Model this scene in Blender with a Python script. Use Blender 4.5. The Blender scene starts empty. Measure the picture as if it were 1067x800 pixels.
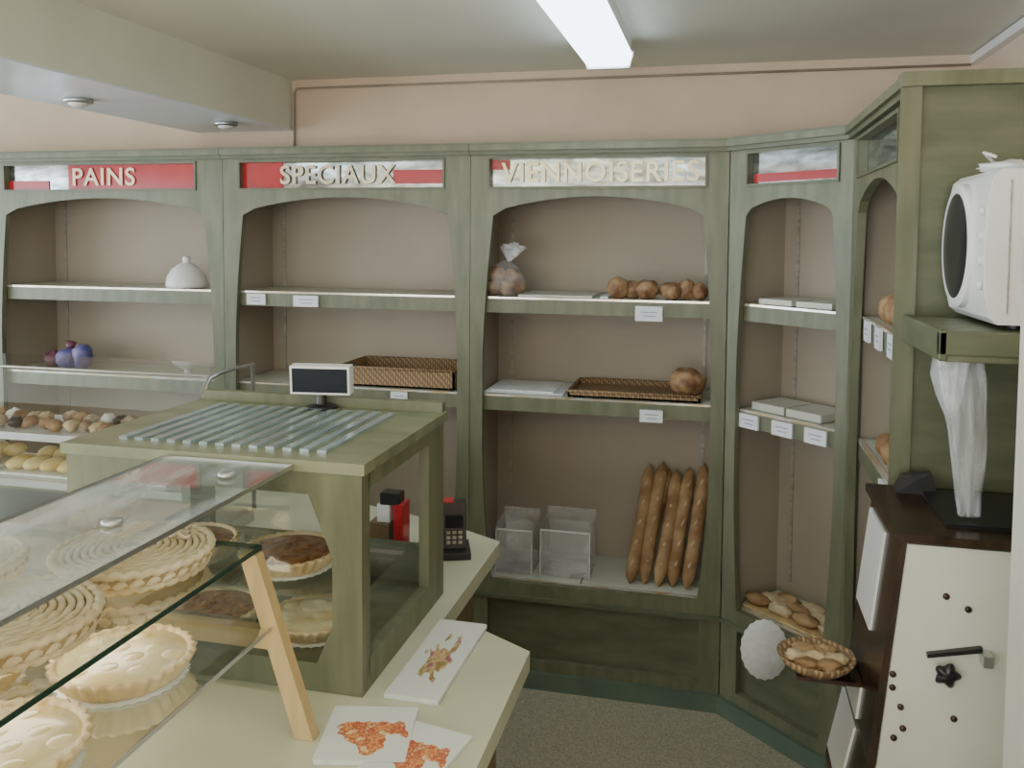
import bpy, bmesh, math, random
from mathutils import Matrix, Vector, noise
random.seed(4)
R = math.radians
COL = bpy.context.scene.collection

# ------------------------------------------------------------------ materials
def new_mat(name):
    m = bpy.data.materials.new(name); m.use_nodes = True
    nt = m.node_tree; nt.nodes.clear()
    out = nt.nodes.new('ShaderNodeOutputMaterial')
    return m, nt, out

def mat(name, col, rough=0.6, metal=0.0, scale=6.0, var=0.12, stretch=(1,1,1), bump=0.0, col2=None, spec=0.5, detail=4, emis=0):
    m, nt, out = new_mat(name)
    b = nt.nodes.new('ShaderNodeBsdfPrincipled')
    nt.links.new(b.outputs[0], out.inputs[0])
    tc = nt.nodes.new('ShaderNodeTexCoord'); mp = nt.nodes.new('ShaderNodeMapping')
    mp.inputs['Scale'].default_value = stretch
    nz = nt.nodes.new('ShaderNodeTexNoise'); nz.inputs['Scale'].default_value = scale; nz.inputs['Detail'].default_value = detail
    nt.links.new(tc.outputs['Object'], mp.inputs[0]); nt.links.new(mp.outputs[0], nz.inputs['Vector'])
    cr = nt.nodes.new('ShaderNodeValToRGB')
    c2 = col2 if col2 else tuple(min(1, c*(1+var)) for c in col)
    c1 = col if col2 else tuple(c*(1-var) for c in col)
    cr.color_ramp.elements[0].position = 0.35; cr.color_ramp.elements[1].position = 0.65
    cr.color_ramp.elements[0].color = (*c1, 1); cr.color_ramp.elements[1].color = (*c2, 1)
    nt.links.new(nz.outputs['Fac'], cr.inputs[0]); nt.links.new(cr.outputs[0], b.inputs['Base Color'])
    b.inputs['Roughness'].default_value = rough; b.inputs['Metallic'].default_value = metal
    b.inputs['Specular IOR Level'].default_value = spec
    if bump:
        bp = nt.nodes.new('ShaderNodeBump'); bp.inputs['Strength'].default_value = bump; bp.inputs['Distance'].default_value = 0.01
        nt.links.new(nz.outputs['Fac'], bp.inputs['Height']); nt.links.new(bp.outputs[0], b.inputs['Normal'])
    return m

def glass_mat(name, tint=(0.95,0.98,0.97), refl=0.06, rough=0.02, k=0.6, blend=0.25, haze=0.0):
    m, nt, out = new_mat(name)
    t = nt.nodes.new('ShaderNodeBsdfTransparent'); t.inputs[0].default_value = (*tint, 1)
    g = nt.nodes.new('ShaderNodeBsdfGlossy'); g.inputs['Roughness'].default_value = rough
    lw = nt.nodes.new('ShaderNodeLayerWeight'); lw.inputs['Blend'].default_value = blend
    ad = nt.nodes.new('ShaderNodeMath'); ad.operation = 'MULTIPLY_ADD'
    ad.inputs[1].default_value = k; ad.inputs[2].default_value = refl; ad.use_clamp = True
    mx = nt.nodes.new('ShaderNodeMixShader')
    nt.links.new(lw.outputs['Fresnel'], ad.inputs[0]); nt.links.new(ad.outputs[0], mx.inputs[0])
    nt.links.new(t.outputs[0], mx.inputs[1]); nt.links.new(g.outputs[0], mx.inputs[2])
    last = mx
    if haze:   # blue-white reflection haze painted into the pane as noisy diffuse
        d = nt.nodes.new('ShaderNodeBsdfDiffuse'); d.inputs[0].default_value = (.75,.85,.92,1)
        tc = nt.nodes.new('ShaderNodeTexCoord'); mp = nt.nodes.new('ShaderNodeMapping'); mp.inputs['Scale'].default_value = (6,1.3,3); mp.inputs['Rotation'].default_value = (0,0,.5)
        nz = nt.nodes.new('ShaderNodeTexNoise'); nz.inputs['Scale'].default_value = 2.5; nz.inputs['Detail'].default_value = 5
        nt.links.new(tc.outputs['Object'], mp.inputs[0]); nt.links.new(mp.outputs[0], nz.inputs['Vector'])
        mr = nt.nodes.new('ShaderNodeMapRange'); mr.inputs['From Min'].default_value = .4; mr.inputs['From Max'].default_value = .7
        mr.inputs['To Min'].default_value = haze*.15; mr.inputs['To Max'].default_value = haze
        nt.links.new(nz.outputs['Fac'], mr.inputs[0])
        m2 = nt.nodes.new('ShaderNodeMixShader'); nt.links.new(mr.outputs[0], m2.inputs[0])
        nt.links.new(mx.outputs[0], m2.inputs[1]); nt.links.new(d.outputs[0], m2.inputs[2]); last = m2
    nt.links.new(last.outputs[0], out.inputs[0])
    return m

def film_mat(name, col, alpha, sc=25, stretch=(1,1,1)):
    m, nt, out = new_mat(name)
    t = nt.nodes.new('ShaderNodeBsdfTransparent')
    b = nt.nodes.new('ShaderNodeBsdfPrincipled'); b.inputs['Base Color'].default_value = (*col, 1); b.inputs['Roughness'].default_value = 0.2
    nz = nt.nodes.new('ShaderNodeTexNoise'); nz.inputs['Scale'].default_value = sc
    tc = nt.nodes.new('ShaderNodeTexCoord'); mp = nt.nodes.new('ShaderNodeMapping'); mp.inputs['Scale'].default_value = stretch
    nt.links.new(tc.outputs['Object'], mp.inputs[0]); nt.links.new(mp.outputs[0], nz.inputs['Vector'])
    mr = nt.nodes.new('ShaderNodeMapRange'); mr.inputs['From Min'].default_value = 0.3; mr.inputs['From Max'].default_value = 0.7
    mr.inputs['To Min'].default_value = alpha*0.3; mr.inputs['To Max'].default_value = min(1, alpha*1.8)
    nt.links.new(nz.outputs['Fac'], mr.inputs[0])
    mx = nt.nodes.new('ShaderNodeMixShader'); nt.links.new(mr.outputs[0], mx.inputs[0])
    nt.links.new(t.outputs[0], mx.inputs[1]); nt.links.new(b.outputs[0], mx.inputs[2]); nt.links.new(mx.outputs[0], out.inputs[0])
    return m

def emit_mat(name, col, s):
    m, nt, out = new_mat(name)
    e = nt.nodes.new('ShaderNodeEmission'); e.inputs[0].default_value = (*col, 1); e.inputs[1].default_value = s
    nt.links.new(e.outputs[0], out.inputs[0]); return m

def wicker_mat(name, c1, c2, sc=60):
    m, nt, out = new_mat(name)
    b = nt.nodes.new('ShaderNodeBsdfPrincipled'); b.inputs['Roughness'].default_value = 0.65
    nt.links.new(b.outputs[0], out.inputs[0])
    tc = nt.nodes.new('ShaderNodeTexCoord')
    w1 = nt.nodes.new('ShaderNodeTexWave'); w1.bands_direction = 'X'; w1.inputs['Scale'].default_value = sc*0.5; w1.inputs['Distortion'].default_value = 1.5
    w2 = nt.nodes.new('ShaderNodeTexWave'); w2.bands_direction = 'DIAGONAL'; w2.inputs['Scale'].default_value = sc*0.4; w2.inputs['Distortion'].default_value = 2
    mu = nt.nodes.new('ShaderNodeMath'); mu.operation = 'MULTIPLY'
    for w in (w1, w2): nt.links.new(tc.outputs['Object'], w.inputs['Vector'])
    nt.links.new(w1.outputs['Fac'], mu.inputs[0]); nt.links.new(w2.outputs['Fac'], mu.inputs[1])
    cr = nt.nodes.new('ShaderNodeValToRGB'); cr.color_ramp.elements[0].color = (*c1, 1); cr.color_ramp.elements[1].color = (*c2, 1)
    cr.color_ramp.elements[1].position = 0.7
    nt.links.new(mu.outputs[0], cr.inputs[0]); nt.links.new(cr.outputs[0], b.inputs['Base Color'])
    bp = nt.nodes.new('ShaderNodeBump'); bp.inputs['Strength'].default_value = 0.5; bp.inputs['Distance'].default_value = 0.004
    nt.links.new(mu.outputs[0], bp.inputs['Height']); nt.links.new(bp.outputs[0], b.inputs['Normal'])
    return m

def print_mat(name, cols, lim=0.80, sc=4.0):
    m, nt, out = new_mat(name)
    b = nt.nodes.new('ShaderNodeBsdfPrincipled'); b.inputs['Roughness'].default_value = 0.35
    nt.links.new(b.outputs[0], out.inputs[0])
    tc = nt.nodes.new('ShaderNodeTexCoord')
    mp = nt.nodes.new('ShaderNodeMapping'); mp.inputs['Location'].default_value = (-0.5, -0.5, 0)
    nt.links.new(tc.outputs['Generated'], mp.inputs[0])
    sx = nt.nodes.new('ShaderNodeSeparateXYZ'); nt.links.new(mp.outputs[0], sx.inputs[0])
    cx = nt.nodes.new('ShaderNodeCombineXYZ'); nt.links.new(sx.outputs[0], cx.inputs[0]); nt.links.new(sx.outputs[1], cx.inputs[1])
    ln = nt.nodes.new('ShaderNodeVectorMath'); ln.operation = 'LENGTH'; nt.links.new(cx.outputs[0], ln.inputs[0])
    nz = nt.nodes.new('ShaderNodeTexNoise'); nz.inputs['Scale'].default_value = sc; nt.links.new(tc.outputs['Generated'], nz.inputs['Vector'])
    a = nt.nodes.new('ShaderNodeMath'); a.operation = 'MULTIPLY_ADD'; a.inputs[1].default_value = 1.1
    nt.links.new(nz.outputs['Fac'], a.inputs[0]); nt.links.new(ln.outputs['Value'], a.inputs[2])
    lt = nt.nodes.new('ShaderNodeMath'); lt.operation = 'LESS_THAN'; lt.inputs[1].default_value = lim
    nt.links.new(a.outputs[0], lt.inputs[0])
    n2 = nt.nodes.new('ShaderNodeTexNoise'); n2.inputs['Scale'].default_value = 9; nt.links.new(tc.outputs['Generated'], n2.inputs['Vector'])
    cr = nt.nodes.new('ShaderNodeValToRGB')
    els = cr.color_ramp.elements
    els[0].color = (*cols[0], 1); els[0].position = .3; els[1].color = (*cols[1], 1); els[1].position = 0.42
    for i, c in enumerate(cols[2:]):
        e = els.new(0.52+0.10*i); e.color = (*c, 1)
    nt.links.new(n2.outputs['Fac'], cr.inputs[0])
    mx = nt.nodes.new('ShaderNodeMix'); mx.data_type = 'RGBA'
    mx.inputs['A'].default_value = (0.78, 0.79, 0.75, 1)
    nt.links.new(lt.outputs[0], mx.inputs['Factor']); nt.links.new(cr.outputs[0], mx.inputs['B'])
    nt.links.new(mx.outputs['Result'], b.inputs['Base Color'])
    return m

M = {}
M['green'] = mat('green_stained_wood', (0.130,0.140,0.080), 0.42, scale=6, stretch=(4,4,0.7), col2=(0.190,0.195,0.120), bump=0.06, detail=8)
M['greenD'] = mat('green_wood_dark', (0.105,0.120,0.066), 0.42, scale=6, stretch=(1,1,4), col2=(0.155,0.165,0.10), bump=0.06, detail=8)
M['greenT'] = mat('green_wood_worn_top', (0.16,0.18,0.105), 0.3, scale=5, stretch=(1,4,1), col2=(0.27,0.28,0.18), bump=0.06, detail=8)
M['teal'] = mat('plinth_green', (0.12,0.17,0.125), 0.35)
M['backp'] = mat('shelf_back_panel', (0.42,0.36,0.285), 0.7, scale=2, var=0.05)
M['liner'] = mat('shelf_liner_cream', (0.60,0.60,0.50), 0.4, scale=3, var=0.1)
M['pine'] = mat('pine_wood', (0.62,0.45,0.22), 0.4, scale=8, stretch=(4,4,0.6), var=0.15)
M['edge'] = mat('shelf_edge_glare', (0.72,0.55,0.33), 0.15, 0.5, scale=9, stretch=(1.5,1,1), col2=(0.80,0.82,0.80))  # orange-white glare along the shelf fronts, put into the strip colour
M['metal'] = mat('brushed_metal', (0.55,0.56,0.56), 0.3, 0.9, var=0.05)
M['rail'] = mat('shelf_standard_strip', (0.33,0.31,0.27), 0.5, 0.2, scale=60, stretch=(.1,.1,1), col2=(0.48,0.45,0.39))
M['cable'] = mat('cable_beige', (0.36,0.30,0.24), 0.6)
M['signbg'] = mat('sign_mirror_glass', (0.62,0.66,0.66), 0.10, 0.9, scale=7, stretch=(2,1,6), col2=(0.24,0.26,0.24))
M['red'] = mat('red_part_and_reflection', (0.48,0.03,0.035), 0.15, var=0.15)  # painted reflections on the signs, plus plain red parts elsewhere
M['letter'] = mat('sign_letter_gold', (0.72,0.62,0.42), 0.35, 0.2, var=0.1)
M['letterW'] = mat('sign_letter_cream', (0.80,0.68,0.42), 0.3, 0.3, var=0.1)
M['white'] = mat('white_enamel', (0.70,0.71,0.61), 0.35, var=0.04)
M['whiteC'] = mat('white_plastic', (0.85,0.85,0.83), 0.3, var=0.03)
M['black'] = mat('black_plastic', (0.015,0.015,0.017), 0.3, var=0.2)
M['brownD'] = mat('dark_brown_wood', (0.035,0.018,0.01), 0.25, scale=8, stretch=(4,4,1), var=0.4)
M['paper'] = mat('label_paper', (0.82,0.84,0.88), 0.6, var=0.03)
M['ink'] = mat('label_ink', (0.35,0.37,0.5), 0.6)
M['wall'] = mat('wall_peach_plaster', (0.68,0.53,0.395), 0.85, scale=3, var=0.05, bump=0.05)
M['ceil'] = mat('ceiling_white_plaster', (0.80,0.79,0.68), 0.9, scale=2, var=0.03, bump=0.05)
M['beam'] = mat('beam_plaster', (0.76,0.76,0.64), 0.8, scale=2, var=0.04)
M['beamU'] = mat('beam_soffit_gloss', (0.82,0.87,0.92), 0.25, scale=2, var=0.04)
M['floor'] = mat('floor_speckled_lino', (0.33,0.29,0.20), 0.6, scale=140, col2=(0.50,0.45,0.34), detail=6)
M['counter'] = mat('counter_laminate_cream', (0.60,0.60,0.44), 0.3, scale=4, var=0.06)
M['cbody'] = mat('counter_body_wood', (0.22,0.15,0.08), 0.5, scale=6, stretch=(3,3,1), var=0.2)
M['slat'] = mat('slat_blue_reflection', (0.50,0.62,0.68), 0.2, 0.6, var=0.15)  # blue of reflected light put into the slat colour
M['crust'] = mat('bread_crust', (0.27,0.14,0.06), 0.7, scale=14, col2=(0.46,0.30,0.15), bump=0.3)
M['crustD'] = mat('bread_crust_dark', (0.16,0.07,0.03), 0.6, scale=25, col2=(0.42,0.26,0.13), bump=0.4)
M['flour'] = mat('bread_score_flour', (0.56,0.43,0.26), 0.7, scale=30, var=0.2)
M['tartc'] = mat('tart_crust', (0.68,0.50,0.25), 0.6, scale=20, col2=(0.84,0.70,0.44), bump=0.3)
M['tartf'] = mat('tart_custard', (0.86,0.70,0.34), 0.2, scale=18, col2=(0.93,0.86,0.60), bump=0.1)
M['tartr'] = mat('tart_dark_fruit', (0.20,0.07,0.03), 0.3, scale=60, col2=(0.50,0.26,0.12), bump=0.5)
M['straw'] = mat('pale_straw', (0.74,0.60,0.38), 0.6, scale=18, col2=(0.86,0.76,0.54), bump=0.3)
M['strawD'] = mat('straw_gap', (0.45,0.33,0.17), 0.7, var=0.2)
M['wicker'] = wicker_mat('wicker_brown', (0.20,0.12,0.06), (0.48,0.32,0.17))
M['doily'] = mat('paper_doily', (0.85,0.86,0.84), 0.7, scale=60, var=0.05)
M['glass'] = glass_mat('display_glass')
M['glassP'] = glass_mat('pastry_case_glass', refl=0.12, k=0.6, blend=0.3)
M['glassT'] = glass_mat('display_top_glass', tint=(.93,.97,.97), refl=0.22, k=0.75, blend=0.3, haze=.38)
M['glassE'] = mat('glass_edge_green', (0.02,0.05,0.04), 0.1, var=0.1)
M['acryl'] = film_mat('clear_acrylic', (0.90,0.90,0.88), 0.22, 6)
M['film'] = film_mat('plastic_film', (0.95,0.96,1.0), 0.12, 20)
M['filmT'] = film_mat('plastic_film_gathered', (0.95,0.96,1.0), 0.4, 30)
M['filmD'] = film_mat('plastic_bag_grey', (0.85,0.88,0.90), 0.24, 8, (5,5,1))
M['blue'] = mat('blue_wrap', (0.08,0.08,0.28), 0.4, scale=20, col2=(0.28,0.24,0.42))
M['purple'] = mat('purple_wrap', (0.16,0.05,0.08), 0.4, scale=20, var=0.4)
M['lcd'] = mat('display_screen', (0.012,0.015,0.02), 0.35, spec=0.2)
M['yellow'] = mat('yellow_pastry', (0.75,0.52,0.12), 0.5, scale=20, col2=(0.9,0.75,0.4))
M['pastry'] = mat('small_pastries', (0.22,0.13,0.08), 0.5, scale=22, col2=(0.60,0.50,0.38), bump=0.3)
M['tube'] = emit_mat('fluorescent_tube', (0.72,0.87,1.0), 8)
M['print1'] = print_mat('leaflet_print', [(0.5,0.14,0.06),(0.25,0.28,0.10),(0.75,0.5,0.25),(0.35,0.12,0.16)], .76)
M['print2'] = print_mat('leaflet_print_b', [(0.6,0.12,0.05),(0.85,0.42,0.15),(0.5,0.07,0.04),(0.85,0.6,0.3)], .84, 3)

# ------------------------------------------------------------------ mesh builder
class MB:
    def __init__(s): s.v=[]; s.f=[]; s.m=[]; s.sm=[]; s.mats=[]
    def mi(s, k):
        if k not in s.mats: s.mats.append(k)
        return s.mats.index(k)
    def add(s, vs, fs, k, X=None, smooth=False):
        o=len(s.v); i=s.mi(k)
        for p in vs:
            p=Vector(p); s.v.append(X@p if X else p)
        for f in fs: s.f.append([o+a for a in f]); s.m.append(i); s.sm.append(smooth)
    def box(s, lo, hi, k, X=None):
        x0,y0,z0=lo; x1,y1,z1=hi
        s.hexa([(x0,y0,z0),(x1,y0,z0),(x1,y1,z0),(x0,y1,z0),(x0,y0,z1),(x1,y0,z1),(x1,y1,z1),(x0,y1,z1)],k,X)
    def hexa(s, p, k, X=None):
        s.add(p,[(0,3,2,1),(4,5,6,7),(0,1,5,4),(1,2,6,5),(2,3,7,6),(3,0,4,7)],k,X)
    def prism(s, poly, z0, z1, k, X=None):
        n=len(poly); vs=[(a,b,z0) for a,b in poly]+[(a,b,z1) for a,b in poly]
        fs=[list(range(n))[::-1], list(range(n,2*n))]+[(i,(i+1)%n,n+(i+1)%n,n+i) for i in range(n)]
        s.add(vs,fs,k,X)
    def prism_xz(s, poly, y0, y1, k, X=None):
        n=len(poly); vs=[(a,y0,b) for a,b in poly]+[(a,y1,b) for a,b in poly]
        fs=[list(range(n)), list(range(n,2*n))[::-1]]+[(i,(i+1)%n,n+(i+1)%n,n+i) for i in range(n)]
        s.add(vs,fs,k,X)
    def lathe(s, prof, k, X=None, seg=32, flute=None, smooth=True, sx=1, sy=1):
        vs=[];fs=[]
        for j,(r,z) in enumerate(prof):
            for i in range(seg):
                a=2*math.pi*i/seg
                rr=r*(1+(flute[j]*math.cos(a*flute[-1]) if flute else 0))
                vs.append((rr*math.cos(a)*sx, rr*math.sin(a)*sy, z))
        n=len(prof)
        for j in range(n-1):
            for i in range(seg):
                i2=(i+1)%seg; fs.append((j*seg+i,j*seg+i2,(j+1)*seg+i2,(j+1)*seg+i))
        fs.append(list(range(seg))[::-1]); fs.append([(n-1)*seg+i for i in range(seg)])
        s.add(vs,fs,k,X,smooth)
    def tube(s, pts, rad, k, X=None, seg=10, closed=False):
        pts=[Vector(p) for p in pts]; n=len(pts); vs=[];fs=[]
        if not isinstance(rad,(list,tuple)): rad=[rad]*n
        for j,p in enumerate(pts):
            d=(pts[(j+1)%n]-pts[j-1]) if (closed or 0<j<n-1) else (pts[1]-pts[0] if j==0 else pts[-1]-pts[-2])
            d.normalize(); up=Vector((0,0,1)) if abs(d.z)<0.9 else Vector((0,1,0))
            a=d.cross(up).normalized(); b=d.cross(a)
            for i in range(seg):
                t=2*math.pi*i/seg; vs.append(p+(a*math.cos(t)+b*math.sin(t))*rad[j])
        for j in range(n if closed else n-1):
            for i in range(seg):
                i2=(i+1)%seg; j2=(j+1)%n; fs.append((j*seg+i,j*seg+i2,j2*seg+i2,j2*seg+i))
        if not closed: fs.append(list(range(seg))[::-1]); fs.append([(n-1)*seg+i for i in range(seg)])
        s.add(vs,fs,k,X,True)
    def blob(s, c, sc, k, X=None, amp=0.08, fr=2.0, seed=0, seg=20, rings=12):
        vs=[];fs=[]
        for j in range(rings+1):
            ph=math.pi*j/rings
            for i in range(seg):
                a=2*math.pi*i/seg
                d=Vector((math.sin(ph)*math.cos(a),math.sin(ph)*math.sin(a),-math.cos(ph)))
                q=1+amp*noise.noise(d*fr+Vector((seed*7.1,seed*3.3,seed)))
                vs.append((c[0]+d.x*sc[0]*q,c[1]+d.y*sc[1]*q,c[2]+d.z*sc[2]*q))
        for j in range(rings):
            for i in range(seg):
                i2=(i+1)%seg; fs.append((j*seg+i,j*seg+i2,(j+1)*seg+i2,(j+1)*seg+i))
        s.add(vs,fs,k,X,True)
    def frame(s, outer, holes, t, k, X=None):
        cu=bpy.data.curves.new('t','CURVE'); cu.dimensions='2D'; cu.fill_mode='BOTH'; cu.extrude=t/2
        for poly in [outer]+holes:
            sp=cu.splines.new('POLY'); sp.points.add(len(poly)-1); sp.use_cyclic_u=True
            for q,(a,b) in zip(sp.points,poly): q.co=(a,b,0,1)
        s._obj(cu,k,lambda p:(p.x,p.z+t/2,p.y),X)
    def text(s, body, size, u, d, z, k, X=None, width=None):
        cu=bpy.data.curves.new('t','FONT'); cu.body=body; cu.size=size; cu.extrude=0.001; cu.align_x='CENTER'; cu.align_y='CENTER'
        cu.offset=0.0015; cu.space_character=1.1
        s._obj(cu,k,lambda p:(p.x*s._w+u,d-p.z,p.y+z),X,width)
    def _obj(s, cu, k, fn, X, width=None):
        ob=bpy.data.objects.new('t',cu); COL.objects.link(ob)
        dg=bpy.context.evaluated_depsgraph_get(); me=bpy.data.meshes.new_from_object(ob.evaluated_get(dg))
        s._w=1
        if width and len(me.vertices):
            xs=[v.co.x for v in me.vertices]; s._w=width/(max(xs)-min(xs))
        s.add([fn(v.co) for v in me.vertices],[list(p.vertices) for p in me.polygons],k,X)
        bpy.data.objects.remove(ob); bpy.data.meshes.remove(me)
    def done(s, name, bevel=0, loc=None, recalc=True):
        me=bpy.data.meshes.new(name)
        L=Vector(loc) if loc else Vector((0,0,0))
        me.from_pydata([p-L for p in s.v],[],s.f)
        for k in s.mats: me.materials.append(M[k])
        for p,i,sm in zip(me.polygons,s.m,s.sm): p.material_index=i; p.use_smooth=sm
        bm=bmesh.new(); bm.from_mesh(me)
        if recalc: bmesh.ops.recalc_face_normals(bm,faces=bm.faces)
        bm.to_mesh(me); bm.free()
        ob=bpy.data.objects.new(name,me); COL.objects.link(ob); ob.location=L
        if bevel:
            b=ob.modifiers.new('bevel','BEVEL'); b.width=bevel; b.segments=2; b.limit_method='ANGLE'; b.angle_limit=R(50)
        return ob
def T(x,y,z,rz=0,rx=0,ry=0):
    return Matrix.Translation((x,y,z))@Matrix.Rotation(R(rz),4,'Z')@Matrix.Rotation(R(rx),4,'X')@Matrix.Rotation(R(ry),4,'Y')
def simple(name,lo,hi,k,bevel=0):
    b=MB(); b.box(lo,hi,k); return b.done(name,bevel)

# ------------------------------------------------------------------ room
CZ=2.39; XL=-5.2; XR=0.93; YB=3.60; YF=-3.6; FZ=-0.06
simple('floor',(XL,YF,FZ-0.05),(XR,YB,FZ),'floor')
simple('ceiling',(XL,YF,CZ),(XR,YB,CZ+0.05),'ceil')
simple('wall_back',(XL-0.1,YB,FZ-0.05),(XR+0.1,YB+0.1,CZ+0.05),'wall')
simple('wall_right',(XR,YF,FZ-0.05),(XR+0.1,YB,CZ+0.05),'wall')
b=MB()
b.box((XL-0.1,YF,FZ),(XL,YB,0.45),'wall'); b.box((XL-0.1,YF,2.2),(XL,YB,CZ),'wall')
b.box((XL-0.1,YF,0.45),(XL,-2.6,2.2),'wall'); b.box((XL-0.1,3.0,0.45),(XL,YB,2.2),'wall'); b.done('wall_left')
b=MB()
for y in (-2.6,-1.2,0.2,1.6,2.94): b.box((XL-0.07,y,0.45),(XL-0.02,y+0.06,2.2),'metal')
b.box((XL-0.07,-2.6,0.45),(XL-0.02,3.0,0.50),'metal'); b.box((XL-0.07,-2.6,2.15),(XL-0.02,3.0,2.2),'metal'); b.done('window_1')
b=MB()
b.box((XL,YF-0.1,FZ),(XR,YF,0.5),'wall'); b.box((XL,YF-0.1,2.2),(XR,YF,CZ),'wall')
b.box((XL,YF-0.1,0.5),(-4.4,YF,2.2),'wall'); b.box((0.3,YF-0.1,0.5),(XR,YF,2.2),'wall'); b.done('wall_front')
b=MB()
for x in (-4.4,-2.9,-1.3,0.24): b.box((x,YF-0.07,0.5),(x+0.06,YF-0.02,2.2),'metal')
b.box((-4.4,YF-0.07,0.5),(0.3,YF-0.02,0.55),'metal'); b.box((-4.4,YF-0.07,2.15),(0.3,YF-0.02,2.2),'metal'); b.done('window_2')
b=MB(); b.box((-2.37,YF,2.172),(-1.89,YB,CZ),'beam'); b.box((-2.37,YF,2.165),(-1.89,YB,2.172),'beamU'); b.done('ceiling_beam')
for (x,y) in ((-2.19,2.61),(-2.03,3.28),(-2.19,1.4)):
    b=MB(); b.lathe([(0.045,0),(0.05,-0.006),(0.048,-0.014),(0.036,-0.016)],'metal',T(x,y,2.165))
    b.lathe([(0.034,-0.012),(0.03,-0.022),(0.018,-0.028),(0.004,-0.03)],'whiteC',T(x,y,2.165)); b.done('recessed_spotlight')
b=MB(); b.tube([(-1.875,3.588,2.05),(-1.875,3.588,2.335),(-1.86,3.588,2.35),(0.9,3.588,2.35)],0.005,'cable'); b.done('trim_1')
b=MB(); b.box((0.90,-1,2.355),(0.93,3.6,2.385),'whiteC'); b.done('trim_2')
for (fy0,fy1,fx) in ((1.85,3.1,0),(-1.9,-.65,0),(-1.6,-.3,-3.2)):  # first fixture is in view; the other two are unseen, added for brightness
    b=MB(); b.box((-0.475+fx,fy0,2.335),(-0.315+fx,fy1,2.39),'whiteC')
    b.prism_xz([(-0.48+fx,2.335),(-0.31+fx,2.335),(-0.325+fx,2.295),(-0.465+fx,2.295)],fy0+.02,fy1-.03,'tube')
    for e0,e1 in ((fy1-.03,fy1),(fy0-.01,fy0+.02)): b.prism_xz([(-0.485+fx,2.345),(-0.305+fx,2.345),(-0.32+fx,2.288),(-0.47+fx,2.288)],e0,e1,'whiteC')
    b.done('fluorescent_ceiling_light')

# ------------------------------------------------------------------ shelving bays
H=2.05; ZB=0.35; ZS=1.775; SM=1.078; SL=.35; SH=[1.46,SM,SL]
def opening(W,mm,mt,mb,rise):
    n=14; right=[];
    for i in range(n+1):
        s=i/n; z=ZB+(ZS-ZB)*s
        m=mm+(mb-mm)*max(0,(.4-s)/.4)**2+(mt-mm)*max(0,(s-.6)/.4)**1.6
        right.append((W-m,z,m))
    pts=[(a,z) for a,z,m in right]
    a0=W-mt; a1=mt
    for i in range(1,16):
        t=i/16; u=a0+(a1-a0)*t; pts.append((u,ZS+0.012+rise*math.sin(math.pi*t)**0.8))
    pts+=[(m,z) for a,z,m in reversed(right)]
    return pts
def bay(name,W,X,depth,mm=.05,mt=.09,mb=.085,rise=.06,sign=(.08,.09),text=None,red_refl=(),tw=None,tu=None,tk='letter'):
    b=MB()
    su0,su1=sign[0],W-sign[1]
    b.frame([(0,FZ),(W,FZ),(W,H-0.03),(0,H-0.03)],
            [opening(W,mm,mt,mb,rise),[(su0,1.885),(su1,1.885),(su1,1.99),(su0,1.99)],[(.075,.045),(W-.075,.045),(W-.075,.275),(.075,.275)]],0.025,'green',X)
    b.box((0.02,0.0255,0.02),(W-0.02,0.034,0.30),'greenD',X)
    e=0.008
    for lo,hi in (((su0-e,-.006,1.885-e),(su1+e,0.0,1.885)),((su0-e,-.006,1.99),(su1+e,0.0,1.99+e)),((su0-e,-.006,1.885),(su0,0.0,1.99)),((su1,-.006,1.885),(su1+e,0.0,1.99))):
        b.box(lo,hi,'greenD',X)
    b.box((su0-.01,0.0255,1.875),(su1+.01,0.031,2.0),'signbg',X)
    for (a,c,z0,z1) in red_refl: b.box((a,0.0215,z0),(c,0.0245,z1),'red',X)  # red storefront reflections laid on the mirror as flat colour
    if text: b.text(text,0.105,tu if tu else W/2,0.016,1.935,tk,X,tw)
    b.box((0,0.026,FZ),(0.015,depth,H-0.03),'green',X); b.box((W-0.015,0.026,FZ),(W,depth,H-0.03),'green',X)
    b.box((0.015,0.04,.33),(0.019,depth-.015,H-0.03),'backp',X); b.box((W-0.019,0.04,.33),(W-.015,depth-.015,H-0.03),'backp',X)
    b.box((0.015,depth-0.015,FZ),(W-0.015,depth,H-0.03),'backp',X)
    b.box((0,-0.03,H-0.03),(W,depth,H-0.008),'green',X); b.box((0,-0.018,H-0.045),(W,0,H-0.03),'greenD',X)
    b.box((0,-0.022,H-0.008),(W,depth,H),'greenD',X)
    b.box((0,-0.018,FZ),(W,0,0.005),'teal',X)
    b.box((0,-0.012,0.285),(W,0,0.30),'greenD',X)
    for u in (0.075,W-0.075-0.012): b.box((u,depth-0.02,0.40),(u+0.012,depth-0.0152,2.0),'rail',X)
    for z in SH:
        th=0.06
        b.box((0.019,0.03,z-th),(W-0.019,0.045,z-0.003),'green',X)
        b.box((0.019,0.045,z-0.028),(W-0.019,depth-0.0155,z-0.006),'green',X)
        b.box((0.03,0.047,z-0.006),(W*0.45,depth-0.02,z),'liner',X); b.box((W*0.45+0.006,0.047,z-0.006),(W-0.03,depth-0.02,z),'liner',X)
        b.box((0.022,0.028,z-0.006),(W-0.022,0.044,z+0.002),'edge',X)
    b.done(name)
X1=Matrix.Translation((-3.17,3.21,0)); W1=1.165
X2=Matrix.Translation((-2.003,3.21,0)); W2=1.064
X3=Matrix.Translation((-0.937,3.21,0)); W3=0.965
def axisX(p,q):
    u=Vector((q[0]-p[0],q[1]-p[1],0)); W=u.length; u.normalize(); d=Vector((-u.y,u.x,0))
    return Matrix(((u.x,d.x,0,p[0]),(u.y,d.y,0,p[1]),(0,0,1,0),(0,0,0,1))),W
X4,W4=axisX((0.032,3.206),(0.402,2.868))
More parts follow.
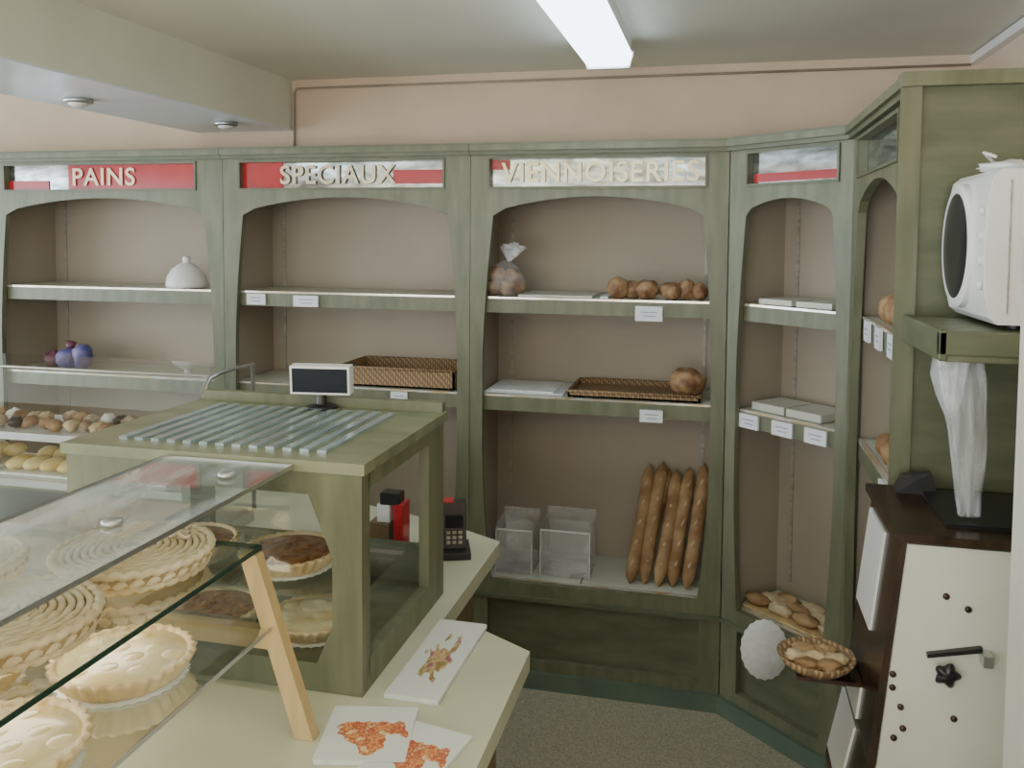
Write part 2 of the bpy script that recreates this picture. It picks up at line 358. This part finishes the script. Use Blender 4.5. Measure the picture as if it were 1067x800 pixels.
X5,W5=axisX((0.398,2.862),(0.398,2.035))
XN=Matrix.Translation((-4.34,3.21,0))
bay('bread_shelf_unit',1.168,XN,.385)
bay('bread_shelf_unit',W1,X1,.385,text='PAINS',red_refl=[(.40,W1-.13,1.885,1.99),(.09,.30,1.885,1.925)],tw=.31,tu=.58,tk='letter',sign=(.09,.13))
bay('bread_shelf_unit',W2,X2,.385,text='SPECIAUX',red_refl=[(.08,.26,1.885,1.99),(.74,W2-.11,1.90,1.955)],tw=.50,tu=.50,sign=(.08,.11))
bay('bread_shelf_unit',W3,X3,.385,text='VIENNOISERIES',red_refl=[(.077,.15,1.95,1.988)],tw=.74,tu=.49,sign=(.075,.085),tk='letterW')
bay('corner_shelf_unit',W4,X4,.30,mm=.045,mt=.075,mb=.07,rise=.045,sign=(.08,.06),red_refl=[(.09,W4-.07,1.89,1.92)])
bay('side_shelf_unit',W5,X5,.53,mm=.055,mt=.11,mb=.1,rise=.07,sign=(.1,.13))
b=MB(); b.box((0.383,2.005,FZ),(0.925,2.033,H-0.03),'greenD'); b.box((0.368,1.985,H-0.03),(0.925,2.033,H),'green')
b.box((0.368,1.997,0.05),(0.41,2.005,H-0.03),'green'); b.done('shelf_end_panel')

def label(X,u,z,w=.085,h=.045,d=.018):
    b=MB(); b.box((u-w/2,d,z-h/2),(u+w/2,d+0.0095,z+h/2),'paper',X)
    b.box((u-w*.3,d-.0005,z+.004),(u+w*.3,d,z+.008),'ink',X); b.box((u-w*.2,d-.0005,z-.010),(u+w*.25,d,z-.006),'ink',X)
    b.done('price_label')
label(X2,.135,1.428); label(X2,.36,1.425,.11); label(X2,.765,1.048,.07)
label(X3,.685,1.412,.10,.055); label(X3,.70,1.028,.085)
for u in (.09,.235,.37): label(X4,u,1.043,.085,.05)
for u in (.2,.38,.56): label(X5,u,1.43,.07,.06)
label(X5,.5,1.04,.07,.06)

# ------------------------------------------------------------------ breads etc.
def baguette(p0,p1,r,seed):
    p0=Vector(p0);p1=Vector(p1);n=22;pts=[];rad=[]
    side=(p1-p0).cross(Vector((0,1,0))).normalized()
    for i in range(n+1):
        s=i/n; pts.append(p0.lerp(p1,s)+side*0.006*math.sin(math.pi*s)*(1 if seed%2 else -1))
        e=min(s,1-s); rad.append(r*(min(1,(e/0.12))**0.5 if e<0.12 else 1)*(1+0.06*math.sin(s*38+seed))+0.0015)
    b=MB(); b.tube(pts,rad,'crust',seg=14)
    for i in range(5):
        s=0.14+0.165*i; c=p0.lerp(p1,s)+Vector((0,-r*0.82,0)); e=p0.lerp(p1,s+0.12)+Vector((0,-r*0.82,0))
        w=Vector((0.010,0,0)); m=(c+e)/2+Vector((0,-r*0.2,0))
        b.tube([c-w,m,e+w],[0.001,0.006,0.001],'flour',seg=8)
    b.done('baguette')
for i in range(5):
    baguette((-0.315+0.054*i,3.30+0.01*(i%2),SL+.003),(-0.258+0.054*i,3.52,0.77+0.018*math.sin(i*2)),0.0255,i)
baguette((-0.27,3.37,SL+.003),(-0.18,3.545,0.75),0.022,7)

def rolls(name,items,k='crust'):
    b=MB()
    for i,(x,y,z,sx,sy,sz) in enumerate(items): b.blob((x,y,z+sz*.93),(sx,sy,sz),k,amp=.16,fr=2.2,seed=i+len(name))
    return b.done(name)
rolls('bread_rolls',[(-.375,3.31,1.462,.045,.045,.042),(-.325,3.33,1.462,.04,.04,.036),(-.265,3.31,1.462,.045,.05,.038),(-.175,3.32,1.462,.045,.05,.034),(-.12,3.33,1.462,.035,.04,.04),(-.07,3.32,1.462,.03,.04,.034)],'crustD')
b=MB(); b.blob((-.11,3.33,SM+.070),(.07,.07,.055),'crustD',amp=.1,seed=3); b.done('round_loaf')
def tray(name,x0,x1,y0,y1,z,h,k='wicker'):
    b=MB(); t=.008
    b.box((x0,y0,z),(x1,y1,z+.006),k)
    for (a,c,d,e) in ((x0,x1,y0,y0+t),(x0,x1,y1-t,y1),(x0,x0+t,y0,y1),(x1-t,x1,y0,y1)): b.box((a,d,z),(c,e,z+h),k)
    b.tube([(x0,y0,z+h),(x1,y0,z+h),(x1,y1,z+h),(x0,y1,z+h)],.006,k,closed=True,seg=8)
    return b.done(name)
tray('wicker_tray',-.56,-.06,3.265,3.56,SM+.003,.022)
tray('wicker_tray',-1.52,-1.02,3.27,3.56,SM+.003,.075)
b=MB()
b.box((-.89,3.27,SM+.0025),(-.58,3.54,SM+.008),'paper',); b.box((-.87,3.28,SM+.008),(-.62,3.52,SM+.014),'doily'); b.done('wrapping_paper_stack')
b=MB(); b.box((-.76,3.268,1.4625),(-.47,3.55,1.470),'liner'); b.box((-.44,3.268,1.4625),(-.41,3.5,1.468),'paper'); b.done('shelf_paper_sheets')
b=MB()
for i,(x,y,z) in enumerate([(-.865,3.31,1.50),(-.81,3.30,1.498),(-.835,3.35,1.53),(-.855,3.31,1.548),(-.795,3.32,1.54),(-.78,3.33,1.50)]): b.blob((x,y,z-.003),(.038,.038,.033),'crustD',seed=i,amp=.2)
b.lathe([(.06,0),(.08,.03),(.078,.07),(.050,.11),(.012,.135)],'film',T(-.825,3.325,1.464),seg=28,flute=[0,.03,.05,.12,.2,7])
for i in range(9):
    a=i*.7; c=Vector((-.81,3.325,1.597)); dx=.045*math.cos(a)+.012; dy=.03*math.sin(a)
    b.add([c+Vector((-.006,0,0)),c+Vector((.006,0,0)),c+Vector((dx+.014,dy,.075-.02*abs(math.cos(a)))),c+Vector((dx-.014,dy+.01,.08-.02*abs(math.cos(a))))],[(0,1,2,3)],'filmT')
b.done('bagged_bread')
b=MB(); b.lathe([(.085,0),(.088,.012),(.082,.045),(.062,.08),(.035,.10),(.02,.106),(.014,.112),(.018,.122),(.014,.134),(.004,.137)],'whiteC',T(-2.26,3.33,1.464),seg=32); b.done('white_serving_dome')
b=MB(); b.blob((-2.95,3.33,SM+.042),(.05,.045,.04),'purple',seed=1,amp=.2); b.blob((-2.87,3.32,SM+.05),(.05,.05,.047),'blue',seed=2,amp=.25); b.blob((-2.80,3.33,SM+.06),(.045,.045,.057),'blue',seed=5,amp=.25)
b.tube([(-2.87,3.33,SM+.08),(-2.86,3.33,SM+.125)],[.012,.025],'purple'); b.done('wrapped_sweets')
def bin_(x0,x1,y0,y1,z,h):
    b=MB(); t=.004
    b.box((x0,y0,z),(x1,y1,z+t),'acryl')
    for (a,c,d,e,hh) in ((x0,x1,y0,y0+t,h*.8),(x0,x1,y1-t,y1,h),(x0,x0+t,y0,y1,h*.9),(x1-t,x1,y0,y1,h*.9)): b.box((a,d,z),(c,e,z+hh),'acryl')
    b.box((x0+.02,y1-.06,z+.01),(x1-.02,y1-.055,z+h*.85),'acryl')
    b.box((x0,y0-.003,z+h*.78),(x1,y0+.006,z+h*.80),'whiteC'); b.box((x0,y0-.003,z),(x0+.003,y0,z+h*.8),'whiteC'); b.box((x1-.003,y0-.003,z),(x1,y0,z+h*.8),'whiteC')
    b.box((x0,y1-t,z+h-.003),(x1,y1,z+h),'whiteC'); b.box((x0+.01,y0-.003,z+.02),(x1-.01,y0,z+h*.35),'acryl')
    b.done('clear_acrylic_bin')
bin_(-.85,-.700,3.29,3.44,SL+.003,.22); bin_(-.67,-.47,3.30,3.46,SL+.003,.23)
b=MB()
for u in (.09,.25): b.box((u,.06,1.463),(u+.14,.24,1.482),'liner',X4)
b.done('pastry_box')
b=MB()
for u in (.07,.22): b.box((u,.06,SM+.003),(u+.14,.22,SM+.03),'liner',X4)
b.done('paper_bag_stack')
b=MB(); b.box((.06,.05,SL+.003),(.44,.24,SL+.011),'pine',X4)
for i in range(10): b.blob((.09+.035*i,.09+.045*(i%3),SL+.03),(.05,.03,.02),'flour' if i%2 else 'crust',X4,seed=i,amp=.3)
b.done('breakfast_pastries')
rolls('bread_rolls',[(.475,2.62-.09*i,1.462,.035,.035,.04) for i in range(5)],'crust')
rolls('bread_rolls',[(.475,2.60-.09*i,SM+.002,.035,.035,.035) for i in range(5)],'crust')
b=MB(); Xp=T(.175,2.985,.30,rz=10,rx=82)
b.lathe([(.001,-.004),(.078,-.004),(.08,0),(.078,.004),(.001,.004)],'doily',Xp,seg=40,sy=1.25,flute=[0,.012,.02,.012,0,20]); 
b.tube([(.175,2.985,.315),(.205,3.030,.32)],.004,'metal'); b.done('cake_board')

# ------------------------------------------------------------------ counter
b=MB()
top=[(-.34,-.6),(-.34,1.585),(-.45,1.65),(-.544,1.65),(-.544,2.15),(-.74,2.26),(-1.2,2.42),(-4.2,2.42),(-4.2,1.55),(-1.28,1.55),(-1.28,-.6)]
b.prism(top,.862,.90,'counter')
b.prism([(-.40,-.55),(-.40,1.56),(-.47,1.60),(-.60,1.60),(-.60,2.10),(-.78,2.2),(-1.2,2.36),(-4.15,2.36),(-4.15,1.6),(-1.24,1.6),(-1.24,-.55)],FZ,.862,'cbody')
b.done('shop_counter')
b=MB(); x0,x1,y0,y1,z0,z1=-1.175,-.585,1.35,1.80,.901,1.31
XB=Matrix.Translation((x0,y0,z0)); w=x1-x0; h=z1-z0-.02
b.frame([(0,0),(w,0),(w,h),(0,h)],[[(.10,.05),(w-.085,.05),(w-.055,.12),(w-.055,.24),(w-.10,h-.04),(.10,h-.04),(.055,.24),(.055,.12)]],.022,'green',XB)
b.box((x0-.01,y0-.004,z1-.02),(x1+.006,y1+.01,z1),'greenT')
b.box((x0,y0+.022,z0),(x1,y1,z0+.025),'green')
b.box((x1-.022,y0+.022,z0+.025),(x1,y0+.035,z1-.02),'greenD')
b.box((x1-.022,y1-.10,z0+.025),(x1,y1,z1-.02),'green'); b.box((x0,y1-.10,z0+.025),(x0+.022,y1,z1-.02),'green')
b.box((x0,y0+.022,z0+.025),(x0+.022,y0+.05,z1-.02),'green')
b.box((x1-.022,y0+.03,z1-.05),(x1,y1-.1,z1-.02),'green'); b.box((x1-.022,y0+.03,z0+.025),(x1,y1-.1,z0+.055),'green')
b.box((x0+.022,y1-.02,z1-.06),(x1-.022,y1,z1-.02),'green'); b.box((x0+.022,y1-.015,z0+.025),(x1-.022,y1,z0+.11),'greenD')
b.box((x0+.022,y0+.03,z0+.15),(x1-.03,y1-.16,z0+.158),'glass')
b.box((x0,y1-.012,z1),(x1,y1+.01,z1+.022),'green')
for i in range(13):
    u=x0+.075+i*.034
    b.box((u,y0+.05,z1),(u+.017,y1-.06,z1+.005),'slat')
b.done('wooden_display_box')
b=MB(); cx,cy=-.86,1.765
b.lathe([(.035,0),(.035,.006),(.012,.01),(.010,.04)],'black',T(cx,cy,z1+.0005),seg=24)
Xd=T(cx,cy,z1+.066,rz=8,rx=4)
b.box((-.068,-.016,-.032),(.068,.016,.032),'whiteC',Xd); b.box((-.063,-.0175,-.027),(.063,-.016,.027),'lcd',Xd)
b.done('customer_price_display',bevel=.003)
b=MB(); Xt=T(-.635,2.04,.90,rz=20)
b.box((-.04,-.05,0),(.04,.05,.018),'black',Xt); b.hexa([(-.03,-.02,.018),(.03,-.02,.018),(.03,.03,.018),(-.03,.03,.018),(-.03,.0,.13),(.03,.0,.13),(.03,.035,.13),(-.03,.035,.13)],'black',Xt)
b.box((-.022,-.016,.07),(.022,-.008,.10),'lcd',Xt); b.box((-.03,.0,.128),(.0,.03,.135),'red',Xt)
for i in range(3):
    for j in range(3): b.box((-.02+.015*i,-.021+j*.003,.03+.012*j),(-.01+.015*i,-.012,.038+.012*j),'rail',Xt)
b.done('card_terminal',bevel=.002)
b=MB(); b.box((-.82,1.93,.901),(-.765,1.99,1.0),'cbody'); b.box((-.755,1.93,.901),(-.73,1.98,1.05),'red'); b.box((-.80,1.935,1.0),(-.765,1.97,1.045),'whiteC'); b.box((-.79,1.93,1.045),(-.74,1.97,1.075),'black')
b.done('gift_box_stack',bevel=.003)
def sheets(name,cx,cy,w,l,n,rz,k,z0=.9005):
    b=MB()
    for i in range(n):
        r=(random.random()-.5)*3
        b.box((-w/2,-l/2,i*.0015),(w/2,l/2,i*.0015+.0012),k if i==n-1 else 'doily',Matrix.Rotation(R(r),4,'Z'))
    ob=b.done(name); ob.location=(cx,cy,z0); ob.rotation_euler[2]=R(rz); return ob
sheets('leaflet_stack',-.497,1.508,.098,.30,6,0,'print1')
sheets('leaflet_stack',-.53,1.245,.14,.15,5,12,'print2')
sheets('leaflet_stack',-.44,1.21,.12,.16,4,-10,'print2')

# ------------------------------------------------------------------ glass tart display
b=MB(); gx=-.71
ya,yb=-.3,1.34
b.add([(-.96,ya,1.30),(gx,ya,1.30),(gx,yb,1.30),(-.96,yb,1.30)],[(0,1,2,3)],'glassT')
b.box((gx,ya,1.2955),(gx+.0015,yb,1.3025),'metal')
b.box((-.96,yb,1.2955),(gx,yb+.0015,1.3025),'metal')
b.add([(-1.16,ya,1.195),(gx,ya,1.195),(gx,1.235,1.195),(-1.16,1.235,1.195)],[(0,1,2,3)],'glass'); b.box((gx,ya,1.1915),(gx+.002,1.235,1.1985),'glassE'); b.box((-1.16,1.235,1.1915),(gx,1.237,1.1985),'glassE')
b.add([(-1.16,ya,1.075),(gx+.03,ya,1.075),(gx+.03,1.235,1.075),(-1.16,1.235,1.075)],[(0,1,2,3)],'glass'); b.box((gx+.03,ya,1.0715),(gx+.032,1.235,1.0785),'metal')
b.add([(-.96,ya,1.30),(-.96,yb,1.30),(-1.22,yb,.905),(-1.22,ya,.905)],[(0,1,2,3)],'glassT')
b.tube([(-.96,ya,1.30),(-.96,yb,1.30)],.003,'metal',seg=8)
b.add([(-.96,yb-.01,1.30),(gx,yb-.01,1.30),(gx,yb-.01,.905),(-1.22,yb-.01,.905)],[(0,1,2,3)],'glass')
for y in (1.21,.2,):
    b.hexa([(-.640,y,.901),(-.608,y,.901),(-.608,y+.022,.901),(-.640,y+.022,.901),(-.735,y,1.19),(-.705,y,1.19),(-.705,y+.022,1.19),(-.735,y+.022,1.19)],'pine')
    b.box((-1.1,y+.001,1.04),(-.665,y+.02,1.071),'pine'); b.box((-1.1,y+.001,.901),(-1.075,y+.02,1.19),'pine')
for (x,y) in ((-.80,1.0),(-.80,.5),(-.78,1.25)): b.lathe([(.014,0),(.014,.006),(.004,.008)],'metal',T(x,y,1.302),seg=20)
b.done('glass_tart_display')

def weave_tart(name,x,y,z,r,bow=False):
    b=MB()
    b.lathe([(.80*r,0),(.90*r,.008),(1.0*r,.024),(1.03*r,.03),(1.0*r,.036),(.93*r,.035),(.88*r,.030),(.6*r,.034),(.3*r,.037),(.01,.038)],'strawD',T(x,y,z),seg=96,flute=[0,.015,.03,.035,.03,.01,0,0,0,0,32])
    for i in range(9):
        rr=r*(.14+.095*i); zz=z+.040-.0006*i
        n=64; pts=[(x+rr*math.cos(a)*1,y+rr*math.sin(a),zz+.0012*math.cos(a*16+i*math.pi)) for a in [2*math.pi*k/n for k in range(n)]]
        b.tube(pts,.0048,'straw',closed=True,seg=6)
    n=128; 
    for q,(rf,zz) in enumerate(((1.0,.036),(.975,.024),(.93,.014))):
        pts=[(x+r*rf*(1+.015*math.cos(a*32+q*3.1))*math.cos(a),y+r*rf*(1+.015*math.cos(a*32+q*3.1))*math.sin(a),z+zz+.002*math.sin(a*32+q*3.1)) for a in [2*math.pi*k/n for k in range(n)]]
        b.tube(pts,.0062,'straw',closed=True,seg=6)
    if bow:
        for s in (-1,1):
            pts=[(x+.05+s*.018*math.sin(t)*1,y+.04+.006*math.cos(t),z+.056+.010*math.sin(t*2)) for t in [math.pi*k/10 for k in range(11)]]
            b.tube(pts,.003,'straw',seg=6)
        b.tube([(x+.05,y+.04,z+.04),(x+.05,y+.04,z+.06)],.004,'straw')
    b.done(name)
def tart(name,x,y,z,r,fill='tartf'):
    b=MB()
    b.lathe([(.9*r,0),(.9*r,.0015)],'doily',T(x,y,z),seg=96,flute=[.03,.03,32])
    b.lathe([(.80*r,.002),(.86*r,.008),(.98*r,.026),(1.0*r,.031),(.96*r,.033),(.91*r,.031),(.89*r,.027)],'tartc',T(x,y,z),seg=120,flute=[.01,.03,.035,.035,.03,.02,0,30])
    b.lathe([(.90*r,.024),(.89*r,.0275),(.5*r,.030),(.1*r,.029),(.005,.029)],fill,T(x,y,z),seg=48)
    for i in range(10):
        a=i*2.4; rr=r*.75*math.sqrt((i+.5)/10)
        b.blob((x+rr*math.cos(a),y+rr*math.sin(a),z+.028),(.016,.016,.003),fill,seed=i)
    b.done(name)
weave_tart('pleated_tart_basket',-.835,1.09,1.1965,.108,True)
weave_tart('pleated_tart_basket',-.845,.855,1.1965,.110)
weave_tart('pleated_tart_basket',-.845,.62,1.1965,.105)
weave_tart('pleated_tart_basket',-1.055,.98,1.1965,.095)
tart('custard_tart',-.805,1.025,1.0765,.095); tart('custard_tart',-.805,.805,1.0765,.10); tart('custard_tart',-.805,.58,1.0765,.10)
tart('custard_tart',-1.01,.94,1.0765,.095); tart('custard_tart',-1.02,.72,1.0765,.095)
tart('fruit_tart',-.80,1.50,1.06,.095,'tartr'); tart('fruit_tart',-1.02,1.50,1.06,.095,'tartr')
tart('custard_tart',-.76,1.52,.927,.09); tart('fruit_tart',-.97,1.50,.927,.095,'tartr')

# ------------------------------------------------------------------ pastry case (left)
b=MB(); cx0,cx1,cy0,cy1=-3.6,-1.25,1.88,2.14
b.box((cx0,cy0,.901),(cx1,cy1,.93),'metal')
for z in (1.04,1.165):
    b.box((cx0,cy0+.02,z-.008),(cx1-.02,cy1-.01,z),'whiteC'); b.box((cx0,cy0+.015,z-.016),(cx1-.02,cy0+.02,z+.004),'metal')
b.add([(cx0,cy0+.05,1.338),(cx1,cy0+.05,1.338),(cx1,cy1,1.338),(cx0,cy1,1.338)],[(0,1,2,3)],'glassP')
b.add([(cx0,cy0+.012,.93),(cx1,cy0+.012,.93),(cx1,cy0+.012,1.25),(cx0,cy0+.012,1.25)],[(0,1,2,3)],'glass')
b.add([(cx0,cy0+.012,1.25),(cx1,cy0+.012,1.25),(cx1,cy0+.05,1.336),(cx0,cy0+.05,1.336)],[(0,1,2,3)],'glassP')
b.tube([(cx0,cy0+.05,1.338),(cx1,cy0+.05,1.338)],.004,'metal',seg=8)
for x in (cx1,-2.4,cx0):
    pts=[(x,cy0+.01,.93),(x,cy0+.01,1.25),(x,cy0+.02,1.30),(x,cy0+.05,1.332),(x,cy0+.1,1.34),(x,cy1,1.34),(x,cy1,.93)]
    b.tube(pts,.006,'metal')
b.add([(cx1,cy0+.015,.93),(cx1,cy1,.93),(cx1,cy1,1.33),(cx1,cy0+.06,1.33),(cx1,cy0+.015,1.25)],[(0,1,2,3,4)],'glass')
b.done('glass_pastry_case')
b=MB(); random.seed(7)
for i in range(46):
    x=-3.4+.044*i+random.uniform(-.01,.01); 
    for y in (1.95,2.03): b.blob((x,y+random.uniform(-.015,.015),1.1835),(.019,.024,.016),random.choice(['pastry','pastry','crustD','doily','flour','black']),seed=i,seg=12,rings=8,amp=.4)
b.done('small_cakes_assortment')
b=MB()
for i in range(7):
    x=-3.3+.28*i; b.box((x,1.93,1.041),(x+.24,2.12,1.048),'doily')
    for j in range(4): b.blob((x+.03+.055*j,1.98,1.066),(.026,.05,.018),'yellow',seed=j,seg=12,rings=8); b.blob((x+.03+.055*j,2.08,1.066),(.026,.035,.018),'yellow',seed=j+3,seg=12,rings=8)
b.done('eclair_trays')

# ------------------------------------------------------------------ right: shelf + microwave
b=MB(); b.box((.395,1.68,1.478),(.92,2.004,1.50),'green'); b.box((.395,1.68,1.50),(.92,2.004,1.534),'green')
b.box((.385,1.675,1.49),(.92,1.69,1.534),'greenD'); b.box((.385,1.675,1.48),(.40,2.004,1.536),'greenD')
b.done('wall_mounted_shelf',bevel=.003)
b=MB(); mx,my0,my1,mz0,mz1=.465,1.705,1.985,1.545,1.825
b.prism_xz([(mx+.022,mz0),(mx+.38,mz0),(mx+.38,mz1),(mx+.022,mz1),(mx+.008,mz1-.012),(mx,mz1-.05),(mx-.004,(mz0+mz1)/2),(mx,mz0+.05),(mx+.008,mz0+.012)],my0,my1,'whiteC')
Xo=Matrix.Translation((mx-.004,(my0+my1)/2+.03,(mz0+mz1)/2))@Matrix.Rotation(R(-90),4,'Y')
b.lathe([(.122,-.012),(.122,.004),(.112,.009),(.10,.007)],'whiteC',Xo,seg=40,sy=.86); b.lathe([(.106,-.01),(.104,.008),(.05,.011),(.002,.012)],'black',Xo,seg=40,sy=.86)
for k in range(4): b.lathe([(.008,0),(.008,.006),(.003,.008)],'whiteC',Matrix.Translation((mx-.002,my0+.02,mz0+.07+.045*k))@Matrix.Rotation(R(-90),4,'Y'),seg=16)
for yy in (my0+.03,my1-.03):
    for xx in (mx+.06,mx+.33): b.lathe([(.012,0),(.012,.012)],'black',T(xx,yy,1.534),seg=12)
b.box((mx+.035,my0-.002,mz0+.02),(mx+.038,my0,mz1-.02),'rail')
for k in range(7): b.box((mx+.12+.02*k,my0-.002,1.70),(mx+.13+.02*k,my0,1.78),'black')
b.done('microwave_oven',bevel=.006)
b=MB(); b.blob((.53,1.82,1.835),(.05,.07,.012),'doily',amp=.5,fr=4,seed=2); b.tube([(.50,1.8,1.84),(.475,1.78,1.86),(.49,1.76,1.85)],.003,'whiteC'); b.done('crumpled_paper_napkin')
def crumple(b,cx,cy,z0,prof,k,seed):
    seg=40; n=len(prof); vs=[];fs=[]
    for j,(rx,ox,dz) in enumerate(prof):
        for i in range(seg):
            a=2*math.pi*i/seg; q=1+.35*noise.noise(Vector((math.cos(a)*2.2,math.sin(a)*2.2,j*.35+seed)))*1.2+.12*math.cos(a*9+j*.3)
            vs.append((cx+ox+rx*q*math.cos(a),cy+rx*.6*q*math.sin(a),z0+dz))
    for j in range(n-1):
        for i in range(seg):
            i2=(i+1)%seg; fs.append((j*seg+i,j*seg+i2,(j+1)*seg+i2,(j+1)*seg+i))
    b.add(vs,fs,k,None,True)
b=MB()
crumple(b,.45,1.75,1.476,[(.038,-.01,0),(.042,-.005,-.03),(.040,0,-.07),(.034,.004,-.11),(.028,.008,-.16),(.025,.01,-.2),(.022,.01,-.25),(.018,.012,-.295)],'filmD',1)
crumple(b,.45,1.75,1.476,[(.028,-.02,0),(.022,-.02,-.04),(.016,-.02,-.08),(.006,-.02,-.11)],'filmT',4)
b.done('hanging_plastic_bag')
# bread slicer
DX=.012
b=MB()
side=[(.322+DX,1.15),(.85,1.15),(.85,-.04),(.24+DX,-.04),(.24+DX,.55),(.275+DX,.72)]
b.prism_xz(side,1.675,1.98,'brownD')
b.prism_xz([(.332+DX,1.145),(.85,1.145),(.85,-.03),(.257+DX,-.03),(.257+DX,.55),(.291+DX,.72)],1.667,1.675,'white')
b.prism_xz([(.308+DX,1.15),(.86,1.15),(.86,1.165),(.308+DX,1.165)],1.66,1.99,'brownD')
def lx(z): return DX+(.322+(z-1.15)*(.047/.43) if z>.72 else .275+(z-.72)*(.035/.17))
for (z0_,z1_,ya_,yb_) in ((.92,1.12,1.80,1.965),(.58,.715,1.80,1.965),(.735,.80,1.80,1.965)):
    a0,a1=lx(z0_),lx(z1_)
    b.hexa([(a0-.005,ya_,z0_),(a0+.005,ya_,z0_),(a0+.005,yb_,z0_),(a0-.005,yb_,z0_),(a1-.005,ya_,z1_),(a1+.005,ya_,z1_),(a1+.005,yb_,z1_),(a1-.005,yb_,z1_)],'whiteC')
b.box((.42,1.72,1.165),(.78,1.95,1.172),'black')
b.hexa([(.37,1.93,1.165),(.45,1.93,1.165),(.45,1.97,1.165),(.37,1.97,1.165),(.385,1.94,1.20),(.44,1.94,1.21),(.44,1.96,1.21),(.385,1.96,1.20)],'black')
Xk=Matrix.Translation((.412,1.667,.918))@Matrix.Rotation(R(90),4,'X')
b.lathe([(.006,0),(.006,.012),(.018,.014),(.02,.02),(.012,.026),(.002,.027)],'black',Xk,seg=48,flute=[0,0,.16,.18,.15,0,5])
b.hexa([(.38,1.655,.942),(.47,1.655,.962),(.47,1.667,.962),(.38,1.667,.942),(.38,1.655,.949),(.47,1.655,.971),(.47,1.667,.971),(.38,1.667,.949)],'black')
b.box((.468,1.64,.942),(.484,1.667,.963),'metal')
for (sx_,sz_) in ((.41,1.055),(.447,1.035),(.325,.90),(.325,.875),(.43,.83),(.345,.80),(.33,.78),(.34,.84)):
    b.lathe([(.006,0),(.006,.003),(.002,.005)],'brownD',Matrix.Translation((sx_,1.667,sz_))@Matrix.Rotation(R(90),4,'X'),seg=14)
for yy in (1.70,1.95):
    for xx in (.29,.80): b.lathe([(.02,0),(.02,.02)],'black',T(xx,yy,FZ),seg=12)
b.box((.17,1.80,.80),(.295,1.90,.808),'brownD')
b.done('bread_slicer')
b=MB(); b.lathe([(.055,0),(.07,.012),(.079,.026),(.075,.028),(.065,.016),(.01,.012)],'wicker',T(.212,1.85,.809),seg=36)
for i in range(7): b.blob((.212+(.038*math.cos(i*1.05) if i<6 else 0),1.85+(.038*math.sin(i*1.05) if i<6 else 0),.829),(.026,.022,.010),'flour' if i%3==0 else 'crust',seed=i,amp=.4)
b.done('wicker_bread_basket')
b=MB(); b.box((.42,.55,-.03),(.925,1.33,1.70),'white'); b.box((.405,.56,.02),(.419,1.32,1.69),'white')
b.tube([(.403,.62,.9),(.385,.62,.92),(.385,.62,1.18),(.403,.62,1.2)],.008,'metal'); b.box((.44,.57,FZ),(.9,1.31,-.03),'black'); b.done('upright_fridge',bevel=.004)

# ------------------------------------------------------------------ lights
w=bpy.data.worlds.new('World'); bpy.context.scene.world=w; w.use_nodes=True
bg=w.node_tree.nodes['Background']; bg.inputs[0].default_value=(0.75,0.88,1.0,1); bg.inputs[1].default_value=2.5
def area(name,loc,rot,sx,sy,power,col):
    l=bpy.data.lights.new(name,'AREA'); l.shape='RECTANGLE'; l.size=sx; l.size_y=sy; l.energy=power; l.color=col
    o=bpy.data.objects.new(name,l); COL.objects.link(o); o.location=loc; o.rotation_euler=[R(a) for a in rot]; return o
area('daylight_shop_window',(-2.0,YF-.12,1.35),(90,0,0),4.6,1.65,110,(1.0,.96,.88))
area('daylight_side_window',(XL-.12,.2,1.32),(90,0,-90),5.5,1.7,170,(.80,.90,1.0))
area('ceiling_fill_light',(-1.2,-1.2,1.5),(180,0,0),1.2,1.2,44,(1,.96,.84))  # added unseen light, shines up to brighten the ceiling
area('ceiling_fill_light',(-.3,.35,1.95),(180,0,0),.5,.5,8,(1,.96,.84))  # smaller added fill for the ceiling, no fixture behind it
area('display_case_lamp',(-.93,.95,1.185),(0,0,0),.10,.5,1.3,(1,.9,.7))

cam=bpy.data.cameras.new('camera'); co=bpy.data.objects.new('camera',cam); COL.objects.link(co)
co.matrix_world=Matrix.Translation((0,0,1.7))@Matrix.Rotation(R(13.5),4,'Z')@Matrix.Rotation(R(90-3.3),4,'X')@Matrix.Rotation(R(.4),4,'Z')
cam.lens=900/1067*36; cam.sensor_width=36
cam.shift_y=-103/1067; cam.clip_start=0.02
bpy.context.scene.camera=co
